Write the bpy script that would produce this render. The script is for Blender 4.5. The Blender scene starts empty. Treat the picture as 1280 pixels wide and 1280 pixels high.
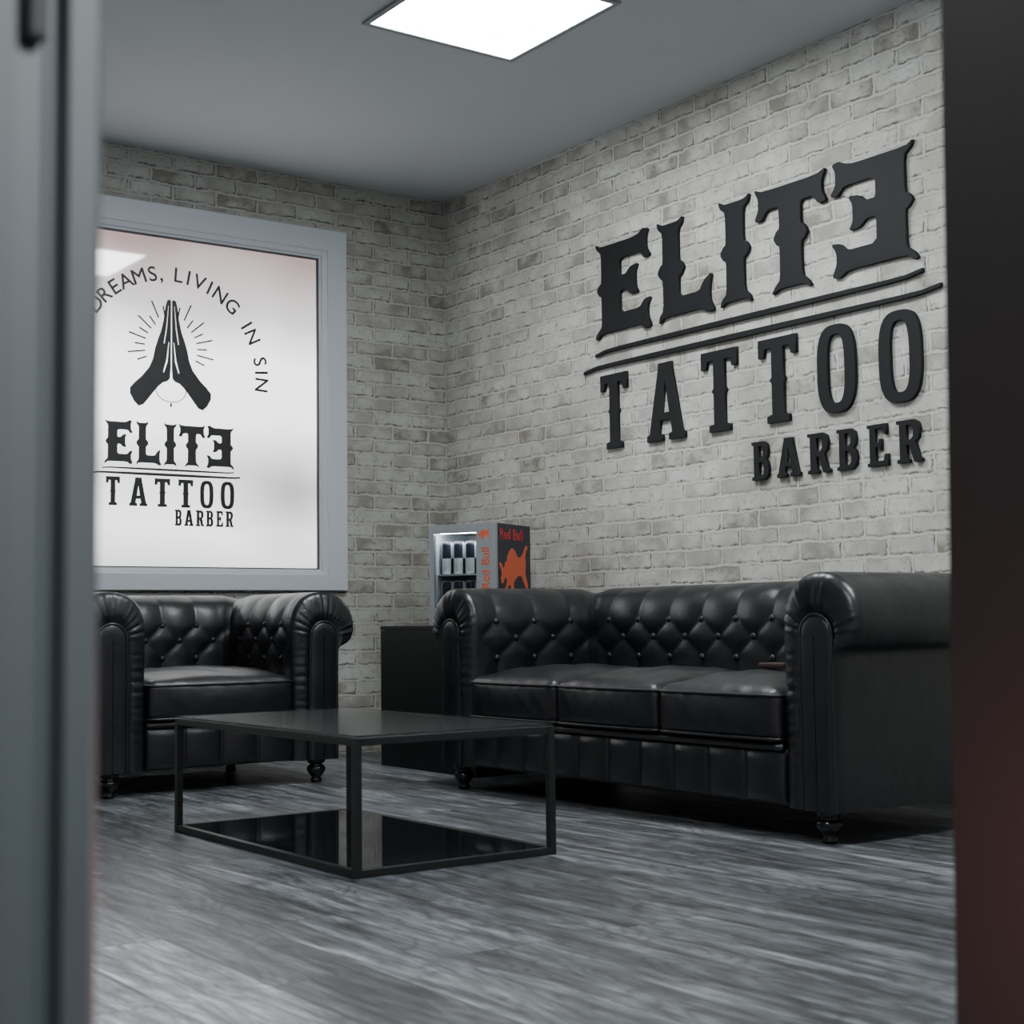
import bpy, bmesh, math, random
import numpy as np
from mathutils import Matrix, Vector
random.seed(3)
SC=bpy.context.scene; COL=SC.collection
PI=math.pi
# ---------------------------------------------------------------- materials
def mat(name, col=(.5,.5,.5), rough=.5, metal=0, emit=None, estr=0, spec=.5, bump=None, coat=0, trans=0):
    m=bpy.data.materials.new(name); m.use_nodes=True
    nt=m.node_tree; b=nt.nodes['Principled BSDF']
    b.inputs['Base Color'].default_value=(*col,1); b.inputs['Roughness'].default_value=rough
    b.inputs['Metallic'].default_value=metal; b.inputs['Specular IOR Level'].default_value=spec
    b.inputs['Coat Weight'].default_value=coat; b.inputs['Transmission Weight'].default_value=trans
    if emit: b.inputs['Emission Color'].default_value=(*emit,1); b.inputs['Emission Strength'].default_value=estr
    n=nt.nodes.new('ShaderNodeTexNoise'); tc=nt.nodes.new('ShaderNodeTexCoord')
    nt.links.new(tc.outputs['Object'],n.inputs['Vector'])
    sc,st=(bump or (60,.02)); n.inputs['Scale'].default_value=sc; n.inputs['Detail'].default_value=4
    bp=nt.nodes.new('ShaderNodeBump'); bp.inputs['Strength'].default_value=st; bp.inputs['Distance'].default_value=.004
    nt.links.new(n.outputs['Fac'],bp.inputs['Height']); nt.links.new(bp.outputs['Normal'],b.inputs['Normal'])
    return m
class NT:
    def __init__(s,name):
        s.m=bpy.data.materials.new(name); s.m.use_nodes=True; s.t=s.m.node_tree; s.b=s.t.nodes['Principled BSDF']
    def n(s,typ,ins={},**kw):
        x=s.t.nodes.new('ShaderNode'+typ)
        for k,v in kw.items(): setattr(x,k,v)
        for k,v in ins.items():
            if isinstance(v,bpy.types.NodeSocket): s.t.links.new(v,x.inputs[k])
            else: x.inputs[k].default_value=v
        return x
    def math(s,op,a,b=0.0,clamp=False):
        return s.n('Math',{0:a,1:b},operation=op,use_clamp=clamp).outputs[0]
    def mix(s,f,a,b,bt='MIX'):
        x=s.t.nodes.new('ShaderNodeMix'); x.data_type='RGBA'; x.blend_type=bt
        for i,v in ((0,f),(6,a),(7,b)):
            if isinstance(v,bpy.types.NodeSocket): s.t.links.new(v,x.inputs[i])
            else: x.inputs[i].default_value=(v if i==0 else (*v,1))
        return x.outputs[2]
    def ramp(s,f,stops):
        x=s.t.nodes.new('ShaderNodeValToRGB'); s.t.links.new(f,x.inputs[0]); e=x.color_ramp.elements
        while len(e)<len(stops): e.new(.5)
        for q,(p,c) in zip(e,stops): q.position=p; q.color=(*c,1) if len(c)==3 else c
        return x.outputs[0]
    def link(s,a,b): s.t.links.new(a,b)
def brick_material(name, axis, light_gain):
    k=NT(name); g=k.n('NewGeometry'); sp=k.n('SeparateXYZ',{0:g.outputs['Position']})
    v=k.n('CombineXYZ',{0:sp.outputs[axis],1:sp.outputs[2]}).outputs[0]
    nz=k.n('TexNoise',{'Vector':v,'Scale':21.0,'Detail':5.0,'Roughness':.62})
    off=k.n('VectorMath',{0:nz.outputs['Color'],1:(.5,.5,.5)},operation='SUBTRACT').outputs[0]
    off=k.n('VectorMath',{0:off,'Scale':.028},operation='SCALE').outputs[0]
    vd=k.n('VectorMath',{0:v,1:off},operation='ADD').outputs[0]
    def br(ms,sm,sh=(0,0,0)):
        vv=k.n('VectorMath',{0:vd,1:sh},operation='ADD').outputs[0]
        return k.n('TexBrick',{'Vector':vv,'Color1':(0,0,0,1),'Color2':(1,1,1,1),'Mortar':(.5,.5,.5,1),'Scale':1.0,'Mortar Size':ms,'Mortar Smooth':sm,'Bias':0.0,'Brick Width':.198,'Row Height':.065},offset=.5)
    b1=br(.0066,.65); b2=br(.0135,.6,(.0015,-.0025,0))
    base=k.ramp(b1.outputs['Color'],[(0,(.24,.22,.19)),(.25,(.34,.32,.29)),(.6,(.45,.445,.41)),(1,(.56,.565,.525))])
    n1=k.n('TexNoise',{'Vector':v,'Scale':8.0,'Detail':9.0,'Roughness':.74})
    wash=k.ramp(n1.outputs['Fac'],[(.43,(0,0,0)),(.57,(1,1,1))])
    c=k.mix(k.math('MULTIPLY',wash,.8),base,(.65,.665,.62))
    n2=k.n('TexNoise',{'Vector':v,'Scale':32.0,'Detail':7.0,'Roughness':.76})
    sp2=k.ramp(n2.outputs['Fac'],[(.51,(0,0,0)),(.63,(1,1,1))])
    c=k.mix(k.math('MULTIPLY',sp2,.65),c,(.28,.265,.235))
    ring=k.math('SUBTRACT',b2.outputs['Fac'],k.math('MULTIPLY',b1.outputs['Fac'],.9),True)  # ragged dark brick edges, offset to paint a drop shadow along the bottom
    n3=k.n('TexNoise',{'Vector':v,'Scale':16.0,'Detail':8.0,'Roughness':.8})
    rg=k.math('MULTIPLY',ring,k.ramp(n3.outputs['Fac'],[(.43,(0,0,0)),(.57,(1,1,1))]))
    c=k.mix(k.math('MULTIPLY',rg,1.0),c,(.11,.10,.085))
    mort=k.mix(k.math('MULTIPLY',n2.outputs['Fac'],.8),(.68,.695,.65),(.44,.44,.41))
    c=k.mix(k.math('MULTIPLY',b1.outputs['Fac'],.82),c,mort)
    big=k.n('TexNoise',{'Vector':v,'Scale':1.3,'Detail':3.0})
    bf=k.ramp(big.outputs['Fac'],[(.35,(.80*light_gain,.79*light_gain,.77*light_gain)),(.62,(light_gain,light_gain,light_gain))])  # random tone, scaled by the light level painted into each wall
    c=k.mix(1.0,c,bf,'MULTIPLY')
    k.link(c,k.b.inputs['Base Color']); k.b.inputs['Roughness'].default_value=.85
    bp=k.n('Bump',{'Height':n2.outputs['Fac'],'Strength':.06,'Distance':.002}); k.link(bp.outputs[0],k.b.inputs['Normal'])
    return k.m
def floor_material():
    k=NT('grey_plank'); g=k.n('NewGeometry'); sp=k.n('SeparateXYZ',{0:g.outputs['Position']})
    v=k.n('CombineXYZ',{0:sp.outputs[0],1:sp.outputs[1]}).outputs[0]
    b=k.n('TexBrick',{'Vector':v,'Color1':(0,0,0,1),'Color2':(1,1,1,1),'Mortar':(0,0,0,1),'Scale':1.0,'Mortar Size':.0016,'Mortar Smooth':.1,'Bias':0.0,'Brick Width':1.25,'Row Height':.185},offset=.37)
    bw=k.n('RGBToBW',{0:b.outputs['Color']}).outputs[0]
    shift=k.math('MULTIPLY',bw,37.0)
    v2=k.n('CombineXYZ',{0:k.math('ADD',k.math('MULTIPLY',sp.outputs[0],1.7),shift),1:k.math('MULTIPLY',sp.outputs[1],15.0),2:shift}).outputs[0]
    n1=k.n('TexNoise',{'Vector':v2,'Scale':1.5,'Detail':8.0,'Roughness':.66,'Distortion':.6})
    v4=k.n('CombineXYZ',{0:k.math('ADD',k.math('MULTIPLY',sp.outputs[0],1.9),shift),1:k.math('MULTIPLY',sp.outputs[1],8.5),2:shift}).outputs[0]
    n4=k.n('TexNoise',{'Vector':v4,'Scale':1.0,'Detail':2.0,'Roughness':.45,'Distortion':.35})
    fr=k.math('FRACT',k.math('MULTIPLY',n4.outputs['Fac'],14.0))
    lines=k.ramp(fr,[(0,(.25,.25,.25)),(.22,(.80,.80,.80)),(.50,(1.0,1.0,1.0)),(.80,(.85,.85,.85)),(1,(.25,.25,.25))])
    v3=k.n('CombineXYZ',{0:k.math('MULTIPLY',sp.outputs[0],8.0),1:k.math('MULTIPLY',sp.outputs[1],75.0),2:shift}).outputs[0]
    n2=k.n('TexNoise',{'Vector':v3,'Scale':1.5,'Detail':5.0,'Roughness':.65,'Distortion':.6})
    c=k.ramp(n1.outputs['Fac'],[(.34,(.032,.035,.040)),(.46,(.085,.092,.101)),(.55,(.15,.161,.174)),(.68,(.31,.33,.35))])
    c=k.mix(.6,c,k.ramp(n2.outputs['Fac'],[(.40,(.38,.38,.38)),(.56,(1,1,1))]),'MULTIPLY')
    c=k.mix(.70,c,lines,'MULTIPLY')
    tint=k.math('ADD',k.math('MULTIPLY',bw,1.0),.75)
    tc=k.n('CombineXYZ',{0:tint,1:tint,2:tint}).outputs[0]
    c=k.mix(1.0,c,tc,'MULTIPLY')
    c=k.mix(b.outputs['Fac'],c,(.010,.011,.013))
    k.link(c,k.b.inputs['Base Color'])
    k.link(k.ramp(n1.outputs['Fac'],[(.3,(.42,.42,.42)),(.7,(.32,.32,.32))]),k.b.inputs['Roughness'])
    bp=k.n('Bump',{'Height':k.math('SUBTRACT',n2.outputs['Fac'],b.outputs['Fac']),'Strength':.2,'Distance':.002}); k.link(bp.outputs[0],k.b.inputs['Normal'])
    return k.m
def leather_material(name='black_leather',r0=.31,r1=.43,spec=.6):
    k=NT(name); tc=k.n('TexCoord')
    n=k.n('TexNoise',{'Vector':tc.outputs['Object'],'Scale':7.0,'Detail':2.0})
    n2=k.n('TexNoise',{'Vector':tc.outputs['Object'],'Scale':24.0,'Detail':5.0,'Roughness':.6,'Distortion':1.2})
    k.b.inputs['Base Color'].default_value=(.0058,.0068,.0092,1)
    k.link(k.ramp(n.outputs['Fac'],[(.3,(r0,r0,r0)),(.7,(r1,r1,r1))]),k.b.inputs['Roughness'])
    k.b.inputs['Specular IOR Level'].default_value=spec
    b1=k.n('Bump',{'Height':n.outputs['Fac'],'Strength':.3,'Distance':.02})
    b2=k.n('Bump',{'Height':n2.outputs['Fac'],'Strength':.2,'Distance':.006,'Normal':b1.outputs[0]})
    k.link(b2.outputs[0],k.b.inputs['Normal']); return k.m
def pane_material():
    k=NT('frosted_pane_painted_glow'); g=k.n('NewGeometry'); sp=k.n('SeparateXYZ',{0:g.outputs['Position']})
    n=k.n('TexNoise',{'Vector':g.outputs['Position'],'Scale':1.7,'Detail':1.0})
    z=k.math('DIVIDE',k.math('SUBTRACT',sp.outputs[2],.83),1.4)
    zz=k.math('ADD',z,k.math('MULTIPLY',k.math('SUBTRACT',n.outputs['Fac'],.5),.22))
    c=k.ramp(zz,[(0,(.50,.51,.515)),(.14,(.85,.86,.87)),(.28,(.62,.62,.62)),(.42,(1,1,1)),(.64,(1,1,1)),(.80,(.45,.43,.43)),(1,(.20,.145,.14))])  # backlight and blurred outside painted as emission bands, dim and pinkish at top
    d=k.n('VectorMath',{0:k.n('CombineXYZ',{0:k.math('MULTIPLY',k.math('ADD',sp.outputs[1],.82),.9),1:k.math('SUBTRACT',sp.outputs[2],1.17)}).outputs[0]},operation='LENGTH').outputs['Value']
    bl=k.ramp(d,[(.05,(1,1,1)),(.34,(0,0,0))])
    c=k.mix(k.math('MULTIPLY',bl,.7),c,(.18,.17,.165))  # soft dark patch painted into the glow
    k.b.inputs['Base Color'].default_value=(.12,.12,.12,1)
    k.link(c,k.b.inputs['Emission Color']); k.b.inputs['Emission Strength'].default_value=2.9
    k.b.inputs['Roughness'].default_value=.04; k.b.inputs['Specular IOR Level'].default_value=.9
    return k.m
M={}
M['brick_x']=brick_material('whitewashed_brick_sign_wall_lit',0,1.06)  # same brick, colour lifted for the brighter-lit wall
M['brick_y']=brick_material('whitewashed_brick_window_wall_shaded',1,.80)  # same brick, colour darkened to paint in this wall's dimmer light
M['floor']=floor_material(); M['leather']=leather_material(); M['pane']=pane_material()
M['button']=leather_material('button_leather',.42,.5,.4)
M['ceiling']=mat('ceiling_paint',(.50,.535,.555),.85,bump=(30,.03))
M['plain']=mat('plain_wall',(.30,.32,.33),.85)
M['white_frame']=mat('white_plastic',(.54,.575,.63),.4)
M['gasket']=mat('dark_gasket',(.05,.05,.055),.6)
M['jamb']=mat('grey_jamb',(.012,.0155,.017),.6,spec=.35)
M['dark_jamb']=mat('dark_jamb',(.010,.0085,.0085),.6,spec=.3)
M['sign']=mat('matt_black_sign',(.008,.009,.011),.65,bump=(90,.05),spec=.3)
M['vinyl']=mat('black_vinyl',(.012,.014,.017),.5)
M['metal']=mat('black_metal',(.010,.011,.012),.38,spec=.5)
M['glass_dark']=mat('smoked_glass',(.008,.009,.010),.03,spec=.8)
M['foot']=mat('black_lacquer',(.006,.006,.007),.18)
M['box']=mat('black_laminate',(.006,.007,.008),.5,spec=.3)
M['trim_light']=mat('light_trim',(.25,.27,.29),.5)
M['diffuser']=mat('light_diffuser',(.9,.9,.9),.5,emit=(.95,.985,1.0),estr=42)
M['silver']=mat('silver_plastic',(.30,.32,.34),.35,metal=.3)
M['navy']=mat('navy_panel',(.010,.015,.028),.35)
M['liner']=mat('fridge_liner',(.45,.48,.50),.5)
M['orange']=mat('orange_print',(.60,.11,.045),.5)
M['red']=mat('red_print',(.42,.02,.025),.5)
M['can_blue']=mat('can_blue',(.012,.016,.028),.3,metal=.3)
M['can_silver']=mat('can_silver',(.65,.68,.70),.35,metal=.3)
M['brown']=mat('brown_leather',(.035,.016,.012),.5)
def clear_glass(name,tint,ior,rg=.03):
    m=bpy.data.materials.new(name); m.use_nodes=True; t=m.node_tree
    for n in list(t.nodes): t.nodes.remove(n)
    o=t.nodes.new('ShaderNodeOutputMaterial'); a=t.nodes.new('ShaderNodeBsdfTransparent'); g=t.nodes.new('ShaderNodeBsdfGlossy'); x=t.nodes.new('ShaderNodeMixShader'); f=t.nodes.new('ShaderNodeFresnel')
    g.inputs['Roughness'].default_value=rg; a.inputs[0].default_value=(*tint,1); f.inputs[0].default_value=ior
    t.links.new(f.outputs[0],x.inputs[0]); t.links.new(a.outputs[0],x.inputs[1]); t.links.new(g.outputs[0],x.inputs[2]); t.links.new(x.outputs[0],o.inputs[0]); return m
M['glass']=clear_glass('clear_glass',(.95,.97,.98),1.2)
M['smoked']=clear_glass('smoked_table_glass',(.75,.78,.81),1.6,.14)
# ---------------------------------------------------------------- helpers
def mesh_obj(name, verts, faces, m, parent=None, smooth=False, loc=(0,0,0)):
    me=bpy.data.meshes.new(name); me.from_pydata([tuple(v) for v in verts],[],faces); me.update()
    bm=bmesh.new(); bm.from_mesh(me); bmesh.ops.recalc_face_normals(bm,faces=bm.faces); bm.to_mesh(me); bm.free()
    if smooth:
        for p in me.polygons: p.use_smooth=True
    return link(name,me,m,parent,loc)
def link(name,me,m,parent=None,loc=(0,0,0)):
    o=bpy.data.objects.new(name,me); COL.objects.link(o)
    if m is not None:
        me.materials.clear()
        for x in (m if isinstance(m,(list,tuple)) else [m]): me.materials.append(x)
    o.parent=parent; o.location=loc; return o
def thing(name,label,cat,loc=(0,0,0),rz=0,group=None):
    o=bpy.data.objects.new(name,None); COL.objects.link(o); o.empty_display_size=.1
    o.location=loc; o.rotation_euler=(0,0,rz); tag(o,label,cat,group); return o
def tag(o,label,cat,group=None):
    o['label']=label; o['category']=cat
    if group: o['group']=group
class MB:
    def __init__(s): s.v=[]; s.f=[]
    def box(s,x0,x1,y0,y1,z0,z1):
        b=len(s.v)
        s.v+=[(x0,y0,z0),(x1,y0,z0),(x1,y1,z0),(x0,y1,z0),(x0,y0,z1),(x1,y0,z1),(x1,y1,z1),(x0,y1,z1)]
        s.f+=[tuple(b+i for i in q) for q in ((0,3,2,1),(4,5,6,7),(0,1,5,4),(1,2,6,5),(2,3,7,6),(3,0,4,7))]; return s
    def tube(s,pts,r,n=8,closed=False):
        P=[Vector(p) for p in pts]; N=len(P); b=len(s.v)
        up=Vector((0,0,1)); prev=None
        for i,p in enumerate(P):
            if closed: t=(P[(i+1)%N]-P[i-1])
            else: t=P[min(i+1,N-1)]-P[max(i-1,0)]
            t.normalize()
            if prev is None:
                a=up if abs(t.z)<.9 else Vector((1,0,0)); e=(a-t*a.dot(t)).normalized()
            else: e=(prev-t*prev.dot(t)).normalized()
            prev=e; g=t.cross(e)
            for j in range(n):
                an=2*PI*j/n; s.v.append(tuple(p+e*(r*math.cos(an))+g*(r*math.sin(an))))
        for i in range(N if closed else N-1):
            for j in range(n):
                a=b+i*n+j; c=b+i*n+(j+1)%n; i2=(i+1)%N; s.f.append((a,c,b+i2*n+(j+1)%n,b+i2*n+j))
        if not closed:
            s.f.append(tuple(b+j for j in range(n))); s.f.append(tuple(b+(N-1)*n+j for j in range(n)))
        return s
    def lathe(s,prof,n=24,c=(0,0,0)):
        b=len(s.v)
        for r,z in prof:
            for j in range(n): s.v.append((c[0]+r*math.cos(2*PI*j/n),c[1]+r*math.sin(2*PI*j/n),c[2]+z))
        for i in range(len(prof)-1):
            for j in range(n): s.f.append((b+i*n+j,b+i*n+(j+1)%n,b+(i+1)*n+(j+1)%n,b+(i+1)*n+j))
        s.f.append(tuple(b+j for j in range(n))); s.f.append(tuple(b+(len(prof)-1)*n+j for j in range(n))); return s
    def obj(s,name,m,parent=None,smooth=False,loc=(0,0,0),bevel=0):
        o=mesh_obj(name,s.v,s.f,m,parent,smooth,loc)
        if bevel:
            d=o.modifiers.new('bevel','BEVEL'); d.width=bevel; d.segments=2; d.limit_method='ANGLE'
        return o
def struct(o): o['kind']='structure'; return o
def curve_mesh(contours,depth,bevel=0):
    cu=bpy.data.curves.new('tmp','CURVE'); cu.dimensions='2D'; cu.fill_mode='BOTH'; cu.extrude=depth/2-bevel; cu.bevel_depth=bevel; cu.bevel_resolution=1
    for c in contours:
        sp=cu.splines.new('POLY'); sp.points.add(len(c)-1)
        for q,(x,y) in zip(sp.points,c): q.co=(x,y,0,1)
        sp.use_cyclic_u=True
    return conv(cu)
def conv(cu):
    o=bpy.data.objects.new('tmp',cu); COL.objects.link(o); dg=bpy.context.evaluated_depsgraph_get(); dg.update()
    me=bpy.data.meshes.new_from_object(o.evaluated_get(dg)); bpy.data.objects.remove(o); return me
def text_mesh(s,size,depth,bevel=0):
    cu=bpy.data.curves.new('tmp','FONT'); cu.body=s; cu.size=size; cu.extrude=max(depth/2-bevel,.0001); cu.align_x='CENTER'; cu.bevel_depth=bevel; cu.bevel_resolution=0; return conv(cu)
SIGN=Matrix(((1,0,0,0),(0,0,-1,0),(0,1,0,0),(0,0,0,1)))
WIND=Matrix(((0,0,1,0),(1,0,0,0),(0,1,0,0),(0,0,0,1)))
# ---------------------------------------------------------------- letters
def soft(c,k=.2):
    out=[]; n=len(c)
    for i in range(n):
        (x0,y0),(x1,y1)=c[i],c[(i+1)%n]
        out+=[(x0+(x1-x0)*k,y0+(y1-y0)*k),(x1-(x1-x0)*k,y1-(y1-y0)*k)]
    return out
E=[(.0,.985),(.08,.945),(.70,.945),(.80,.965),(.88,1.0),(.96,.985),(.92,.92),(.92,.80),(.99,.72),(.90,.705),(.82,.78),(.44,.78),(.44,.60),(.56,.60),(.64,.66),(.77,.675),(.72,.60),(.72,.45),(.77,.385),(.64,.39),(.56,.45),(.44,.45),(.44,.22),(.80,.22),(.88,.29),(.99,.305),(.93,.22),(.93,.12),(.99,.02),(.90,.0),(.80,.055),(.10,.055),(.02,.0),(-.02,.015),(.03,.07),(.11,.12),(.11,.43),(.07,.445),(.02,.50),(.07,.555),(.11,.57),(.11,.88),(.03,.93)]
L=[(.01,.995),(.10,.955),(.38,.955),(.47,.995),(.45,.93),(.38,.88),(.38,.58),(.43,.56),(.48,.50),(.43,.44),(.38,.42),(.38,.22),(.74,.22),(.82,.31),(.95,.37),(.91,.24),(.91,.12),(.99,.01),(.87,.01),(.76,.055),(.12,.055),(.02,.0),(.04,.07),(.11,.12),(.11,.42),(.06,.44),(.01,.50),(.06,.56),(.11,.58),(.11,.88),(.03,.93)]
I=[(.0,.995),(.18,.955),(.82,.955),(1.0,.995),(.94,.93),(.78,.88),(.77,.58),(.87,.56),(.97,.5),(.87,.44),(.77,.42),(.78,.12),(.94,.07),(1.0,.005),(.82,.045),(.18,.045),(.0,.005),(.06,.07),(.22,.12),(.23,.42),(.13,.44),(.03,.5),(.13,.56),(.23,.58),(.22,.88),(.06,.93)]
T=[(.0,.71),(.06,.80),(.06,.90),(.0,.995),(.12,.955),(.88,.955),(1.0,.995),(.94,.90),(.94,.80),(1.0,.71),(.90,.70),(.82,.785),(.65,.785),(.645,.58),(.69,.56),(.735,.5),(.69,.44),(.645,.42),(.65,.12),(.72,.07),(.78,.005),(.66,.045),(.34,.045),(.22,.005),(.28,.07),(.35,.12),(.355,.42),(.31,.44),(.265,.5),(.31,.56),(.355,.58),(.35,.785),(.18,.785),(.10,.70)]
E,L,I,T=[soft(q,.16) for q in (E,L,I,T)]
ER=[(1-x,y) for x,y in E]
sT=[(0,.79),(0,1),(1,1),(1,.79),(.87,.79),(.83,.89),(.65,.89),(.65,.54),(.70,.5),(.65,.46),(.65,.09),(.79,.07),(.79,0),(.21,0),(.21,.07),(.35,.09),(.35,.46),(.30,.5),(.35,.54),(.35,.89),(.17,.89),(.13,.79)]
sA=[(0,0),(0,.07),(.07,.09),(.33,.94),(.33,1),(.67,1),(.67,.94),(.93,.09),(1,.07),(1,0),(.59,0),(.59,.07),(.68,.09),(.635,.26),(.365,.26),(.32,.09),(.41,.07),(.41,0)]
sAh=[(.39,.35),(.61,.35),(.50,.81)]
def stad(w,hh,n=14,p=3.0):
    out=[]
    for i in range(4*n):
        a=2*PI*i/(4*n); c,s_=math.cos(a),math.sin(a)
        out.append((.5+w*math.copysign(abs(c)**(2/p),c),.5+hh*math.copysign(abs(s_)**(2/p),s_)))
    return out
sB=[(0,0),(0,.06),(.12,.08),(.12,.92),(0,.94),(0,1),(.70,1),(.88,.92),(.94,.76),(.90,.60),(.78,.52),(.92,.43),(.97,.26),(.92,.09),(.75,0)]
sBh=[[(.38,.57),(.38,.90),(.58,.90),(.68,.83),(.68,.65),(.58,.57)],[(.38,.10),(.38,.46),(.60,.46),(.70,.38),(.70,.18),(.60,.10)]]
sR=[(0,0),(0,.06),(.12,.08),(.12,.92),(0,.94),(0,1),(.70,1),(.88,.92),(.94,.74),(.88,.56),(.74,.48),(.90,.08),(1,.06),(1,0),(.70,0),(.50,.42),(.38,.42),(.38,.08),(.48,.06),(.48,0)]
sRh=[(.38,.53),(.38,.89),(.58,.89),(.68,.81),(.68,.61),(.58,.53)]
sE=[(0,0),(0,.06),(.12,.08),(.12,.92),(0,.94),(0,1),(.95,1),(.95,.76),(.84,.76),(.78,.90),(.38,.90),(.38,.56),(.56,.56),(.60,.64),(.68,.64),(.68,.38),(.60,.38),(.56,.46),(.38,.46),(.38,.10),(.80,.10),(.88,.26),(1,.26),(1,0)]
def O(): return [stad(.5,.5),stad(.235,.395)[::-1]]
def glyphs():
    out=[]
    for g,a,b in ((E,1.175,1.522),(L,1.562,1.888),(I,1.918,2.082),(T,2.108,2.457),(ER,2.473,2.840)): out.append(([g],a,b,1.742,2.148))
    for g,a,b in (([sT],1.195,1.36),([sA,sAh],1.485,1.705),([sT],1.805,1.995),([sT],2.11,2.295),(O(),2.395,2.565),(O(),2.67,2.845)): out.append((g,a,b,1.283,1.587))
    for g,a,b in (([sB]+sBh,2.065,2.15),([sA,sAh],2.19,2.30),([sR,sRh],2.34,2.44),([sB]+sBh,2.475,2.565),([sE],2.61,2.695),([sR,sRh],2.735,2.835)): out.append((g,a,b,1.083,1.22))
    return out
def underline(x0,x1,z,th,kick):
    top=[];bot=[]; n=24
    for i in range(n+1):
        t=i/n; x=x0+(x1-x0)*t; h=th*(.6+.4*math.sin(PI*t))
        dz=kick*(math.exp(-((1-t)/.03)**2)-math.exp(-(t/.03)**2))
        top.append((x,z+dz+h/2)); bot.append((x,z+dz-h/2))
    return top+bot[::-1]
sign=thing('wall_sign','black cut-out letters with double underline mounted on the pale brick wall above the sofa','sign',(1.96,0,1.08))
base=Matrix.Translation((-1.96,0,-1.08))
for g,a,b,z0,z1 in glyphs():
    cs=[[(a+(b-a)*x,z0+(z1-z0)*y) for x,y in c] for c in g]
    me=curve_mesh(cs,.015,.0015); me.transform(base@Matrix.Translation((0,-.0075,0))@SIGN); link('letter',me,M['sign'],sign)
for x0,x1,z,th in ((1.165,2.86,1.690,.017),(1.085,2.93,1.628,.018)):
    me=curve_mesh([underline(x0,x1,z,th,.012)],.015,.0015); me.transform(base@Matrix.Translation((0,-.0075,0))@SIGN); link('underline',me,M['sign'],sign)
# ---------------------------------------------------------------- room shell
H=2.607; XE=5.134; XN=5.234; YB=-4.9; XH=7.3
struct(MB().box(-.1,XH,YB,.1,-.05,0).obj('floor',M['floor']))
struct(MB().box(-.1,XH,YB,.1,H,H+.05).obj('ceiling',M['ceiling']))
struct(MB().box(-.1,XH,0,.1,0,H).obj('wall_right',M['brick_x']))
wy0,wy1,wz0,wz1=-2.25,-.555,.73,2.375
w=MB(); w.box(-.1,0,YB,wy0,0,H).box(-.1,0,wy1,0,0,H).box(-.1,0,wy0,wy1,0,wz0).box(-.1,0,wy0,wy1,wz1,H)
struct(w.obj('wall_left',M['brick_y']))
struct(MB().box(-.1,XH,YB-.1,YB,0,H).obj('wall_back',M['plain']))
struct(MB().box(XH,XH+.1,YB,.1,0,H).obj('wall_hallway',M['plain']))
ya,yb,zt=-3.6145,-2.803,2.1
w=MB(); w.box(XE,XN,YB,ya-.06,0,H).box(XE,XN,yb+.09,0,0,H).box(XE,XN,ya-.06,yb+.09,zt,H)
struct(w.obj('wall_front',M['plain']))
prof=[(XE-.012,-.075),(XE-.012,0),(XN+.012,0),(XN+.016,-.004),(XN+.016,-.018),(XN+.012,-.021),(XN+.009,-.024),(XN+.009,-.027),(XN+.013,-.031),(XN+.015,-.045),(XN+.015,-.075)]
vs=[(x,ya+y,z) for z in (0,zt) for x,y in prof]; n=len(prof)
fs=[(i,(i+1)%n,n+(i+1)%n,n+i) for i in range(n)]+[tuple(range(n)),tuple(range(n,2*n))]
t1=struct(mesh_obj('trim_1',vs,fs,M['jamb']))
MB().box(XN+.013,XN+.022,ya-.0425,ya-.031,.872,1.02).obj('strike_plate',mat('black_steel',(.002,.002,.003),.6,spec=.2),t1,bevel=.004)
def lean(z): return .026*(z-.22)/.9
v=[]
for z in (0,zt):
    for x,y in ((XE-.012,yb+lean(z)),(XN+.015,yb+lean(z)),(XN+.015,yb+.11),(XE-.012,yb+.11)): v.append((x,y,z))
t2=struct(mesh_obj('trim_2',v,[(0,1,2,3),(4,5,6,7),(0,1,5,4),(1,2,6,5),(2,3,7,6),(3,0,4,7)],M['dark_jamb']))
struct(MB().box(XE-.012,XN+.015,ya-.075,yb+.11,zt,zt+.075).obj('trim_3',M['jamb']))
# ---------------------------------------------------------------- window
def ring(prof,kb=.714):
    v=[];f=[]
    for ins,x in prof:
        a,b,c,d=wy0+ins,wy1-ins,wz0+ins*kb,wz1-ins
        v+=[(x,a,c),(x,b,c),(x,b,d),(x,a,d)]
    for k in range(len(prof)-1):
        for j in range(4): f.append((k*4+j,k*4+(j+1)%4,(k+1)*4+(j+1)%4,(k+1)*4+j))
    return v,f
win=bpy.data.objects.new('window_1',None); COL.objects.link(win); win['kind']='structure'
v,f=ring([(-.0,-.06),(-.0,.028),(.004,.032),(.098,.032),(.100,.024),(.122,.020),(.124,.010),(.136,.008),(.136,-.06)])
mesh_obj('window_frame',v,f,M['white_frame'],win)
v,f=ring([(.134,-.01),(.134,.0085),(.141,.0085),(.141,-.01)]); mesh_obj('gasket',v,f,M['gasket'],win)
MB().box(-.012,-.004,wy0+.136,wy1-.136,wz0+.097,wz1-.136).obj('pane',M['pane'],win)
X0=-.003
dec=thing('window_decal','black vinyl emblem of praying hands and lettering stuck on the frosted window','decal',(X0,-1.39,1.0))
db=Matrix.Translation((-X0,1.39,-1.0))
def dpart(name,cons,bev=0):
    me=curve_mesh(cons,.001+2*bev,bev); me.transform(db@Matrix.Translation((X0,0,0))@WIND); return link(name,me,M['vinyl'],dec)
def mp(x,z):
    y=-1.68+(x-1.17)*(.58/1.675)
    if z>1.74: zz=1.258+(z-1.745)*(.182/.40)
    elif z>1.25: zz=1.083+(z-1.28)*(.117/.305)
    else: zz=1.005+(z-1.08)*(.067/.14)
    return (y,zz)
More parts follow.
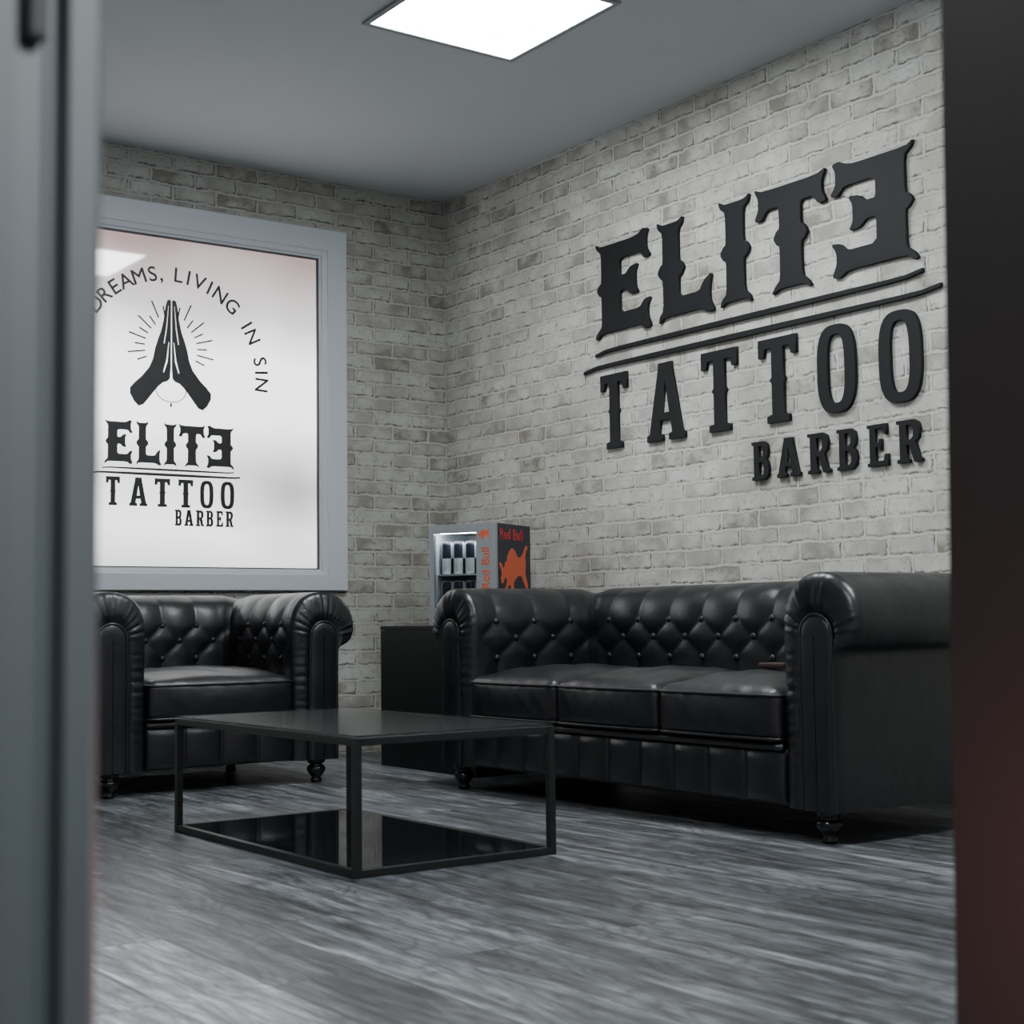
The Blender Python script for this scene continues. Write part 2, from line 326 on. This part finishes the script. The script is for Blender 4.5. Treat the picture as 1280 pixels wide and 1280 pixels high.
for g,a,b,z0,z1 in glyphs():
    dpart('letter',[[mp(a+(b-a)*x,z0+(z1-z0)*y) for x,y in c] for c in g],.0016 if z0<1.7 else .0008)
dpart('underline',[underline(-1.73,-1.07,1.219,.012,.003)])
dpart('underline',[underline(-1.69,-1.10,1.240,.009,.003)])
cy=-1.39; hz=1.512; kz=.95
Hh=[(.0025,.478),(.010,.484),(.020,.478),(.027,.45),(.035,.39),(.046,.34),(.060,.30),(.072,.26),(.082,.21),(.098,.170),(.130,.128),(.162,.096),(.182,.072),(.182,.046),(.164,.012),(.144,-.008),(.124,.000),(.102,.028),(.080,.058),(.058,.086),(.038,.105),(.018,.112),(.006,.125),(.0025,.17)]
holes=[[(.0125,.455),(.0145,.455),(.023,.36),(.034,.285),(.031,.28),(.020,.35)],[(.010,.29),(.0125,.29),(.022,.21),(.036,.155),(.033,.15),(.017,.20)]]
for s in (1,-1):
    dpart('praying_hand',[[(cy+s*x,hz+z*kz) for x,z in c] for c in [Hh]+holes])
for s in (1,-1):
    for k in range(9):
        an=math.radians(-22+k*12.5); r0=.118+.02*(k>6); r1=r0+(.078 if k%2 else .045)
        c,sn=math.cos(an),math.sin(an); w_=.0032
        dpart('ray',[[(cy+s*(r0*c-w_*sn),hz+.25+r0*sn+w_*c),(cy+s*(r1*c-w_*sn),hz+.25+r1*sn+w_*c),(cy+s*(r1*c+w_*sn),hz+.25+r1*sn-w_*c),(cy+s*(r0*c+w_*sn),hz+.25+r0*sn-w_*c)]])
arc=[];arc2=[]
for i in range(17):
    an=PI+PI*i/16; arc.append((cy+.066*math.cos(an),hz+.070+.050*math.sin(an))); arc2.append((cy+.0695*math.cos(an),hz+.070+.0535*math.sin(an)))
dpart('bead_chain',[arc+arc2[::-1]])
dpart('pendant',[[(cy-.004,hz-.002),(cy-.004,hz+.014),(cy+.004,hz+.014),(cy+.004,hz-.002)]])
zc=1.660; R=.392
def arc_text(txt,first,last):
    wid={'I':.62,',':.4,' ':.75,'M':1.2,'N':1.12,'G':1.15,'S':.95,'L':.9}
    W_=[wid.get(c,1.0) for c in txt]; tot=sum(W_)-W_[0]/2-W_[-1]/2; unit=(last-first)/tot; ang=first-W_[0]*unit/2
    for ch,wd in zip(txt,W_):
        mid=ang+wd*unit/2; ang+=wd*unit
        if ch==' ': continue
        me=text_mesh(ch,.090,.0026,.0009); a=math.radians(mid)
        me.transform(db@Matrix.Translation((X0,cy+R*math.sin(a),zc+R*math.cos(a)))@WIND@Matrix.Rotation(-a,4,'Z')); link('letter',me,M['vinyl'],dec)
arc_text('DREAMS,',-52.5,-6.5); arc_text('LIVING IN SIN',4.0,93.0)
# ---------------------------------------------------------------- ceiling light panels
def light_panel(x,y,label,group=None):
    t=thing('ceiling_light',label,'ceiling light',(x,y,H))
    if group: t['group']=group
    m=MB(); a=.31; b=.29
    for q in ((-a,a,-a,-b),(-a,a,b,a),(-a,-b,-b,b),(b,a,-b,b)): m.box(*q,-.010,0)
    m.obj('frame',M['trim_light'],t)
    MB().box(-b,b,-b,b,-.006,-.001).obj('diffuser',M['diffuser'],t)
light_panel(2.0,-1.11,'square white LED panel in the ceiling above the corner of the room')
for x,y in ((4.1,-1.11),(4.1,-3.3)):  # unseen panels added to brighten the sign wall and sofa
    light_panel(x,y,'square white LED panel added to the ceiling out of view to brighten the room','added unseen ceiling panels')
# ---------------------------------------------------------------- chesterfield
def catmull(P,per=12):
    P=[np.array(p,float) for p in P]; P=[2*P[0]-P[1]]+P+[2*P[-1]-P[-2]]; out=[]
    for i in range(1,len(P)-2):
        for k in range(per):
            t=k/per; a,b,c,d=P[i-1:i+3]
            out.append(.5*((2*b)+(-a+c)*t+(2*a-5*b+4*c-d)*t*t+(-a+3*b-3*c+d)*t**3))
    out.append(P[-2]); return np.array(out)
raw=catmull([(0,.085),(0,.22),(0,.34),(0,.44),(-.002,.52),(.0,.585),(.012,.632),(.040,.672),(.085,.695),(.135,.70),(.187,.688),(.232,.655),(.257,.61),(.263,.56),(.246,.52),(.214,.502),(.193,.492),(.19,.46),(.19,.33),(.19,.2),(.19,.085)])
seg=np.r_[0,np.cumsum(np.linalg.norm(np.diff(raw,axis=0),axis=1))]
NP=124; sv=np.linspace(0,seg[-1],NP); PR=np.c_[np.interp(sv,seg,raw[:,0]),np.interp(sv,seg,raw[:,1])]
TG=np.gradient(PR,axis=0); TG/=np.linalg.norm(TG,axis=1)[:,None]; NR=np.c_[-TG[:,1],TG[:,0]]
V0=.46-.085; DV=.062
def sstep(x): x=max(0,min(1,x)); return x*x*(3-2*x)
def chesterfield(W,ncush,sx,name,label,cat,loc,rz,D=.55):
    t=thing(name,label,cat,loc,rz); lea=M['leather']; rc=.05; yf=.03
    Lb=W/2-rc; La=rc*PI/2; Lt=Lb+La+(D-rc-yf)
    def path(u):
        s=1 if u>=0 else -1; a=abs(u)
        if a<=Lb: return (u,D,0,1)
        if a<=Lb+La:
            th=(a-Lb)/rc; return (s*(Lb+rc*math.sin(th)),D-rc+rc*math.cos(th),s*math.sin(th),math.cos(th))
        return (s*W/2,D-rc-(a-Lb-La),s,0)
    def hgt(u,k):
        v=sv[k]-V0
        if v>.62: return 0.0
        vert=abs(math.sin(PI*u/sx))**.8
        A=u/sx+v/(2*DV); B=u/sx-v/(2*DV)
        dia=(abs(math.sin(PI*A))*abs(math.sin(PI*B)))**.40
        if v<0: w0=sstep((v+.02)/.02); hh=dia*w0+vert*(1-w0)
        elif v<=2*DV: hh=dia
        else:
            hh=vert; f=1-sstep((v-2*DV-.01)/.20); hh=hh*f+(1-f)*.6
        w=sstep((Lt-abs(u))/.06)
        cr=.018*math.exp(-((abs(u)-Lb-La/2)/.012)**2)*(1-sstep((v-.3)/.2))
        return (.014*(hh-.55))*w-cr*w
    def surf(u,k,extra=0):
        x,y,nx,ny=path(u); d=hgt(u,k)+extra; s_=PR[k][0]+NR[k][0]*d; z=PR[k][1]+NR[k][1]*d
        return (x+nx*s_,y+ny*s_,z)
    mid=Lb+La/2
    def sweep(u0,u1,name,cap=None):
        n=int(abs(u1-u0)/.0075)+2; us=np.linspace(u0,u1,n); v=[];f=[]
        for u in us:
            for k in range(NP): v.append(surf(u,k))
        for i in range(n-1):
            for k in range(NP-1): f.append((i*NP+k,i*NP+k+1,(i+1)*NP+k+1,(i+1)*NP+k))
        pan=None
        if cap:
            s=cap; base=0 if abs(u0)>abs(u1) else (n-1)*NP
            ringp=list(range(base,base+NP)); K=10; Q=[]
            for k in range(NP):
                P=PR[k]; zc=min(max(P[1],.085),.535); C=np.array([.122+.004*sstep((zc-.4)/.13),zc]); d=P-C; l=np.linalg.norm(d); Q.append(C+d/max(l,1e-6)*.055)
            for r in range(1,K+1):
                tt=r/K; cur=[]
                for k in range(NP):
                    P=PR[k]; q=P+(Q[k]-P)*tt; ln=np.linalg.norm(Q[k]-P)
                    rip=.0055*math.sin(2*PI*sv[k]/.026+2.2*math.sin(sv[k]*31))*math.sin(PI*min(1,tt*.9+.1))*min(1,ln/.05)*sstep((P[1]-.12)/.1)
                    bul=.03*math.sqrt(max(0,1-(1-min(1,tt*1.15))**2)) - (.010*sstep((tt-.72)/.28))
                    y=yf-bul-rip
                    v.append((s*(W/2+q[0]),y,q[1])); cur.append(len(v)-1)
                for k in range(NP-1): f.append((ringp[k],ringp[k+1],cur[k+1],cur[k]))
                ringp=cur
            pan=Q
        o=mesh_obj(name,v,f,lea,t,True)
        if pan is not None:
            s=cap; pv=[];pf=[]; K2=4
            for r in range(K2+1):
                fct=[1,.94,.8,.5,.02][r]; yy=[.012,.004,.001,0,0][r]
                for q in pan:
                    C=np.array([.122,min(max(q[1],.085),.535)]); p=C+(q-C)*fct
                    pv.append((s*(W/2+p[0]),yy,p[1]))
            for r in range(K2):
                for k in range(NP-1): pf.append((r*NP+k,r*NP+k+1,(r+1)*NP+k+1,(r+1)*NP+k))
            mesh_obj('front_panel',pv,pf,lea,t,True)
            MB().tube([(s*(W/2+q[0]),.006,q[1]) for q in pan],.005,6).obj('piping',lea,o,True)
        return o
    sweep(-Lt,-mid,'armrest',-1); sweep(-mid,mid,'backrest'); sweep(mid,Lt,'armrest',1)
    bt=MB().lathe([(0.001,.008),(.006,.0072),(.0105,.004),(.0125,0),(.011,-.003)],14)
    bme=None
    nmax=int(2*(Lt-.05)/sx)
    for m in range(3):
        kk=int(np.argmin(abs(sv-(V0+m*DV))))
        for n in range(-nmax,nmax+1):
            if (n+m)%2: continue
            u=n*sx/2
            if abs(u)>Lt-.05 or abs(abs(u)-mid)<.03: continue
            if bme is None:
                b=bt.obj('button',M['button'],t,True); bme=b.data
            else:
                b=bpy.data.objects.new('button',bme); COL.objects.link(b); b.parent=t
            p=Vector(surf(u,kk,.002)); x,y,nx,ny=path(u)
            nrm=Vector((nx*NR[kk][0],ny*NR[kk][0],NR[kk][1])).normalized()
            b.location=p; b.rotation_euler=nrm.to_track_quat('Z','Y').to_euler()
    v=[];f=[]; nx_=int(W/.005); zs=[.087,.092,.10,.12,.15,.18,.205,.222,.230,.234]
    pw_=W/round(W/.148)
    for i in range(nx_+1):
        x=-W/2+W*i/nx_; g=abs(math.sin(PI*(x+W/2)/pw_))**.28
        for j,z in enumerate(zs):
            e=[0,.5,.8,1,1,1,1,.8,.5,0][j]; v.append((x,.022-(.026*g*e),z))
    nz=len(zs)
    for i in range(nx_):
        for j in range(nz-1): f.append((i*nz+j,(i+1)*nz+j,(i+1)*nz+j+1,i*nz+j+1))
    mesh_obj('front_rail',v,f,lea,t,True)
    MB().tube([(-W/2+W*i/30,.008,.240) for i in range(31)],.010,8).obj('rail_piping',lea,t,True)
    MB().box(-W/2-.18,W/2+.18,.03,D+.17,.088,.238).obj('base',lea,t)
    cw=W/ncush
    for c in range(ncush):
        cx=-W/2+cw*(c+.5); hx=cw/2-.003; y0,y1=-.008,D-.005; z0,z1=.249,.392; r=.03
        bm=bmesh.new(); bmesh.ops.create_cube(bm,size=2); bmesh.ops.subdivide_edges(bm,edges=bm.edges,cuts=25,use_grid_fill=True)
        hy=(y1-y0)/2; hzz=(z1-z0)/2; cc=Vector((cx,(y0+y1)/2,(z0+z1)/2))
        for q in bm.verts:
            w3=[math.copysign(1-(1-abs(a))**1.6,a) for a in q.co]
            e=Vector((w3[0]*hx,w3[1]*hy,w3[2]*hzz)); inn=Vector((max(-hx+r,min(hx-r,e.x)),max(-hy+r,min(hy-r,e.y)),max(-hzz+r,min(hzz-r,e.z))))
            d=e-inn
            if d.length>1e-9: e=inn+d.normalized()*r
            ux,uy=e.x/hx,e.y/hy
            if e.z>0:
                wr=.0035*math.sin(ux*7+c*2+uy*4)*math.sin(uy*6+c)+.0022*math.sin(ux*17+uy*9+c*3)*math.sin(uy*11-ux*6)
                e.z+=(.040*(1-ux**4)*(1-max(0,abs(uy))**3)+wr*(1-uy**4))*(e.z/hzz)
            if e.y<-hy*.8: e.y-=.014*(1-ux**2)*(1-(e.z/hzz)**2 if abs(e.z)<hzz else 0)+.0022*math.sin(ux*19+e.z*70+c)*(1-ux*ux)
            q.co=cc+e
        me=bpy.data.meshes.new('seat_cushion'); bm.to_mesh(me); bm.free()
        for p in me.polygons: p.use_smooth=True
        o=link('seat_cushion',me,lea,t)
        for zz in (z1-.016,z0+.012):
            pts=[]
            for (sx_,sy_,a0) in ((1,1,0),(-1,1,90),(-1,-1,180),(1,-1,270)):
                for kx in range(5):
                    a=math.radians(a0+kx*22.5); rr=.028
                    pts.append((cx+sx_*(hx-rr)+(rr-.001)*math.cos(a),(y0+y1)/2+sy_*(hy-rr)+rr*math.sin(a),zz))
            full=[]; N=len(pts)
            for i in range(N):
                a=Vector(pts[i]); b_=Vector(pts[(i+1)%N]); full.append(a)
                if (b_-a).length>.1:
                    for s_ in range(1,12): full.append(a.lerp(b_,s_/12))
            for q in full:
                if q.y<y0+.02:
                    ux=(q.x-cx)/hx; q.y-=.007*(1-ux*ux)
            MB().tube(full,.0045,6,True).obj('piping',lea,o,True)
    fp=[(.017,0),(.021,.004),(.021,.012),(.016,.018),(.024,.028),(.033,.040),(.035,.050),(.030,.060),(.021,.065),(.029,.070),(.033,.076),(.033,.0885)]
    for x,y in ((-W/2-.115,.05),(W/2+.115,.05),(-W/2-.06,D+.12),(W/2+.06,D+.12)):
        MB().lathe(fp,24,(x,y,0)).obj('foot',M['foot'],t,True)
    return t
chesterfield(1.474,3,1.474/9,'sofa','black leather three-seat sofa with tufted back and rolled arms against the brick wall','sofa',(2.41,-1.0,0),0)
chesterfield(.56,1,.56/4,'armchair','black leather single armchair with tufted back and rolled arms under the window','armchair',(1.045,-1.628,0),PI/2)
# ---------------------------------------------------------------- coffee table
ct=thing('coffee_table','low black metal frame coffee table with dark glass top and shelf','coffee table',(2.43,-1.885,0))
hx,hy,hh,b=.52,.287,.318,.0185
for sx_ in (-1,1):
    for sy_ in (-1,1):
        x=sx_*(hx-b/2); y=sy_*(hy-b/2); MB().box(x-b/2,x+b/2,y-b/2,y+b/2,0,hh).obj('leg',M['metal'],ct,bevel=.0015)
for z in (0,hh-b):
    for s in (-1,1):
        y=s*(hy-b/2); MB().box(-hx+b,hx-b,y-b/2,y+b/2,z,z+b).obj('rail',M['metal'],ct,bevel=.0015)
        x=s*(hx-b/2); MB().box(x-b/2,x+b/2,-hy+b,hy-b,z,z+b).obj('rail',M['metal'],ct,bevel=.0015)
MB().box(-hx+.004,hx-.004,-hy+.004,hy-.004,hh,hh+.006).obj('glass_top',M['smoked'],ct)
MB().box(-hx+b,hx-b,-hy+b,hy-b,.010,.018).obj('glass_shelf',M['glass_dark'],ct)
# ---------------------------------------------------------------- black plinth cabinet
cb=thing('side_cabinet','plain black laminate box cabinet in the corner holding the small fridge','cabinet',(.94,-.39,0))
MB().box(-.35,.35,-.31,.33,0,.552).obj('body',M['box'],cb,bevel=.002)
MB().box(-.352,.352,-.327,.33,.552,.57).obj('cabinet_top',M['box'],cb,bevel=.002)
MB().box(-.35,.35,-.326,-.31,.0,.551).obj('front_panel',M['box'],cb,bevel=.001)
# ---------------------------------------------------------------- fridge
PH=math.radians(28.5); FX,FY,FZ=.77,-.335,.57
fr=thing('mini_fridge','small drinks fridge with glass door and orange printed logo on black cabinet','fridge',(FX,FY,FZ),PH)
fh=.415; m=MB()
m.box(-.155,-.137,-.142,.165,0,fh).box(.137,.155,-.142,.165,0,fh).box(-.137,.137,.145,.165,0,fh).box(-.137,.137,-.142,.145,0,.045).box(-.137,.137,-.142,.145,fh-.03,fh)
m.obj('body',M['navy'],fr)
l=MB(); l.box(-.137,-.134,-.14,.145,.045,fh-.03).box(.134,.137,-.14,.145,.045,fh-.03).box(-.134,.134,.141,.145,.045,fh-.03).box(-.134,.134,-.14,.141,.045,.048); l.obj('liner',M['liner'],fr)
MB().box(-.134,.134,-.13,.14,.205,.211).obj('shelf',M['can_silver'],fr)
MB().box(-.12,.12,-.135,-.12,fh-.036,fh-.031).obj('light_strip',mat('fridge_light',(.9,.9,.9),.5,emit=(.92,.96,1),estr=45),fr)
d=MB(); d.box(-.155,-.133,-.165,-.143,0,fh).box(.066,.155,-.165,-.143,0,fh).box(-.133,.066,-.165,-.143,0,.035).box(-.133,.066,-.165,-.143,fh-.036,fh)
door=d.obj('door',M['silver'],fr,bevel=.002)
MB().box(-.133,.066,-.156,-.152,.035,fh-.036).obj('glass',M['glass'],door)
def logo(txt,size,MX,m,name,parent):
    me=text_mesh(txt,size,.002,.0007); me.transform(MX); link(name,me,m,parent)
RV=Matrix.Rotation(PI/2,4,'Z')
logo('Red',.050,Matrix.Translation((.126,-.1658,.185))@SIGN@RV,M['orange'],'door_lettering',door)
logo('Bull',.050,Matrix.Translation((.126,-.1658,.280))@SIGN@RV,M['orange'],'door_lettering',door)
# charging bull facing left: lowered horned head, humped shoulders, lean waist, raised tail
bull=soft([(-.02,.42),(.02,.50),(-.02,.60),(-.09,.66),(-.07,.72),(.02,.68),(.08,.60),(.14,.64),(.16,.74),(.22,.70),(.26,.84),(.36,.95),(.48,.99),(.58,.93),(.68,.82),(.80,.82),(.92,.90),(1.0,1.02),(1.08,1.06),(1.12,1.00),(1.06,.96),(1.00,.84),(1.04,.70),(1.00,.56),(1.04,.44),(1.12,.30),(1.10,.10),(1.02,.10),(1.02,.26),(.90,.38),(.84,.46),(.72,.48),(.60,.42),(.50,.34),(.52,.20),(.62,.08),(.54,.02),(.42,.14),(.38,.30),(.30,.30),(.22,.16),(.10,.16),(.08,.22),(.18,.26),(.24,.40),(.14,.44),(.08,.34),(.00,.32)],.15)
me=curve_mesh([[(.080+.045*x,.345+.045*y) for x,y in bull]],.001); me.transform(Matrix.Translation((0,-.1660,0))@SIGN); link('door_emblem',me,M['orange'],door)
logo('Red',.066,Matrix.Translation((.1556,-.075,.350))@WIND,M['red'],'side_lettering',fr)
logo('Bull',.066,Matrix.Translation((.1556,.045,.350))@WIND,M['red'],'side_lettering',fr)
me=curve_mesh([[(-.115+.225*x,.095+.225*y) for x,y in bull]],.001); me.transform(Matrix.Translation((.1558,0,0))@WIND); link('side_emblem',me,M['orange'],fr)
def make_can(label,group,loc):
    t=thing('drink_can',label,'can',loc,0,group)
    mb=MB().lathe([(.020,0),(.0255,.006),(.0265,.012),(.0265,.066),(.0265,.118),(.0255,.126),(.021,.133)],20)
    o=mb.obj('can_body',[M['can_blue'],M['can_silver']],t,True)
    for p in o.data.polygons:
        c=p.center; up=c.z>.066; q=(math.atan2(c.y,c.x)//(PI/2))%2
        p.material_index=1 if (up==(q==0)) else 0
    MB().lathe([(.021,.133),(.0215,.135),(.019,.1345),(.018,.132)],20).obj('lid',M['can_silver'],t,True)
    return t
RM=Matrix.Translation((FX,FY,FZ))@Matrix.Rotation(PH,4,'Z')
src0=None
for row,(z,lab,grp) in enumerate(((.211,'slim dark and silver can on the upper shelf of the small fridge','cans on the upper fridge shelf'),(.048,'slim dark and silver can on the lower shelf of the small fridge','cans on the lower fridge shelf'))):
    for i in range(4):
        p=RM@Vector((-.105+.0555*i,-.095,z))
        if src0 is None: src0=make_can(lab,grp,p)
        else:
            c=src0.copy(); COL.objects.link(c); c.location=p; c['label']=lab; c['group']=grp
            for ch in src0.children:
                q=ch.copy(); COL.objects.link(q); q.parent=c
# ---------------------------------------------------------------- wallet
wl=MB(); wl.box(-.05,.05,-.035,.035,0,.014); o=wl.obj('wallet',M['brown'],None,loc=(2.87,-.72,.4385),bevel=.004)
tag(o,'small flat dark brown wallet lying on the right seat of the sofa','wallet')
# ---------------------------------------------------------------- hall light, world, camera
la=bpy.data.lights.new('hall_lamp','AREA'); la.energy=270; la.size=.35; la.color=(.93,.97,1); lo=bpy.data.objects.new('hall_lamp',la); COL.objects.link(lo); lo.location=(6.9,-2.62,2.3)
lo.rotation_euler=(Vector((3.6,-3.3,0))-lo.location).to_track_quat('-Z','Y').to_euler()
lb=bpy.data.lights.new('jamb_warm_fill','POINT'); lb.energy=6; lb.shadow_soft_size=.1; lb.color=(1,.38,.30); l2=bpy.data.objects.new('jamb_warm_fill',lb); COL.objects.link(l2); l2.location=(5.22,-3.15,.35)  # added unseen light that tints the right jamb reddish low down
w=bpy.data.worlds.new('World'); SC.world=w; w.use_nodes=True; w.node_tree.nodes['Background'].inputs[0].default_value=(.02,.025,.03,1)
C=Vector((5.98382,-3.88324,.58)); yaw,pit,rol=.61910,.07324,-.01260
d0=Vector((-math.cos(yaw),math.sin(yaw),0)); r0=Vector((math.sin(yaw),math.cos(yaw),0)); u0=Vector((0,0,1))
fw=d0*math.cos(pit)+u0*math.sin(pit); uu=-d0*math.sin(pit)+u0*math.cos(pit)
rr=r0*math.cos(rol)+uu*math.sin(rol); u2=-r0*math.sin(rol)+uu*math.cos(rol)
cd=bpy.data.cameras.new('Camera'); cam=bpy.data.objects.new('Camera',cd); COL.objects.link(cam)
cam.matrix_world=Matrix(((rr.x,u2.x,-fw.x,C.x),(rr.y,u2.y,-fw.y,C.y),(rr.z,u2.z,-fw.z,C.z),(0,0,0,1)))
cd.sensor_width=36; cd.lens=36*1873.827/1280; cd.clip_start=.02
cd.dof.use_dof=True; cd.dof.focus_distance=5.2; cd.dof.aperture_fstop=6.5
SC.camera=cam
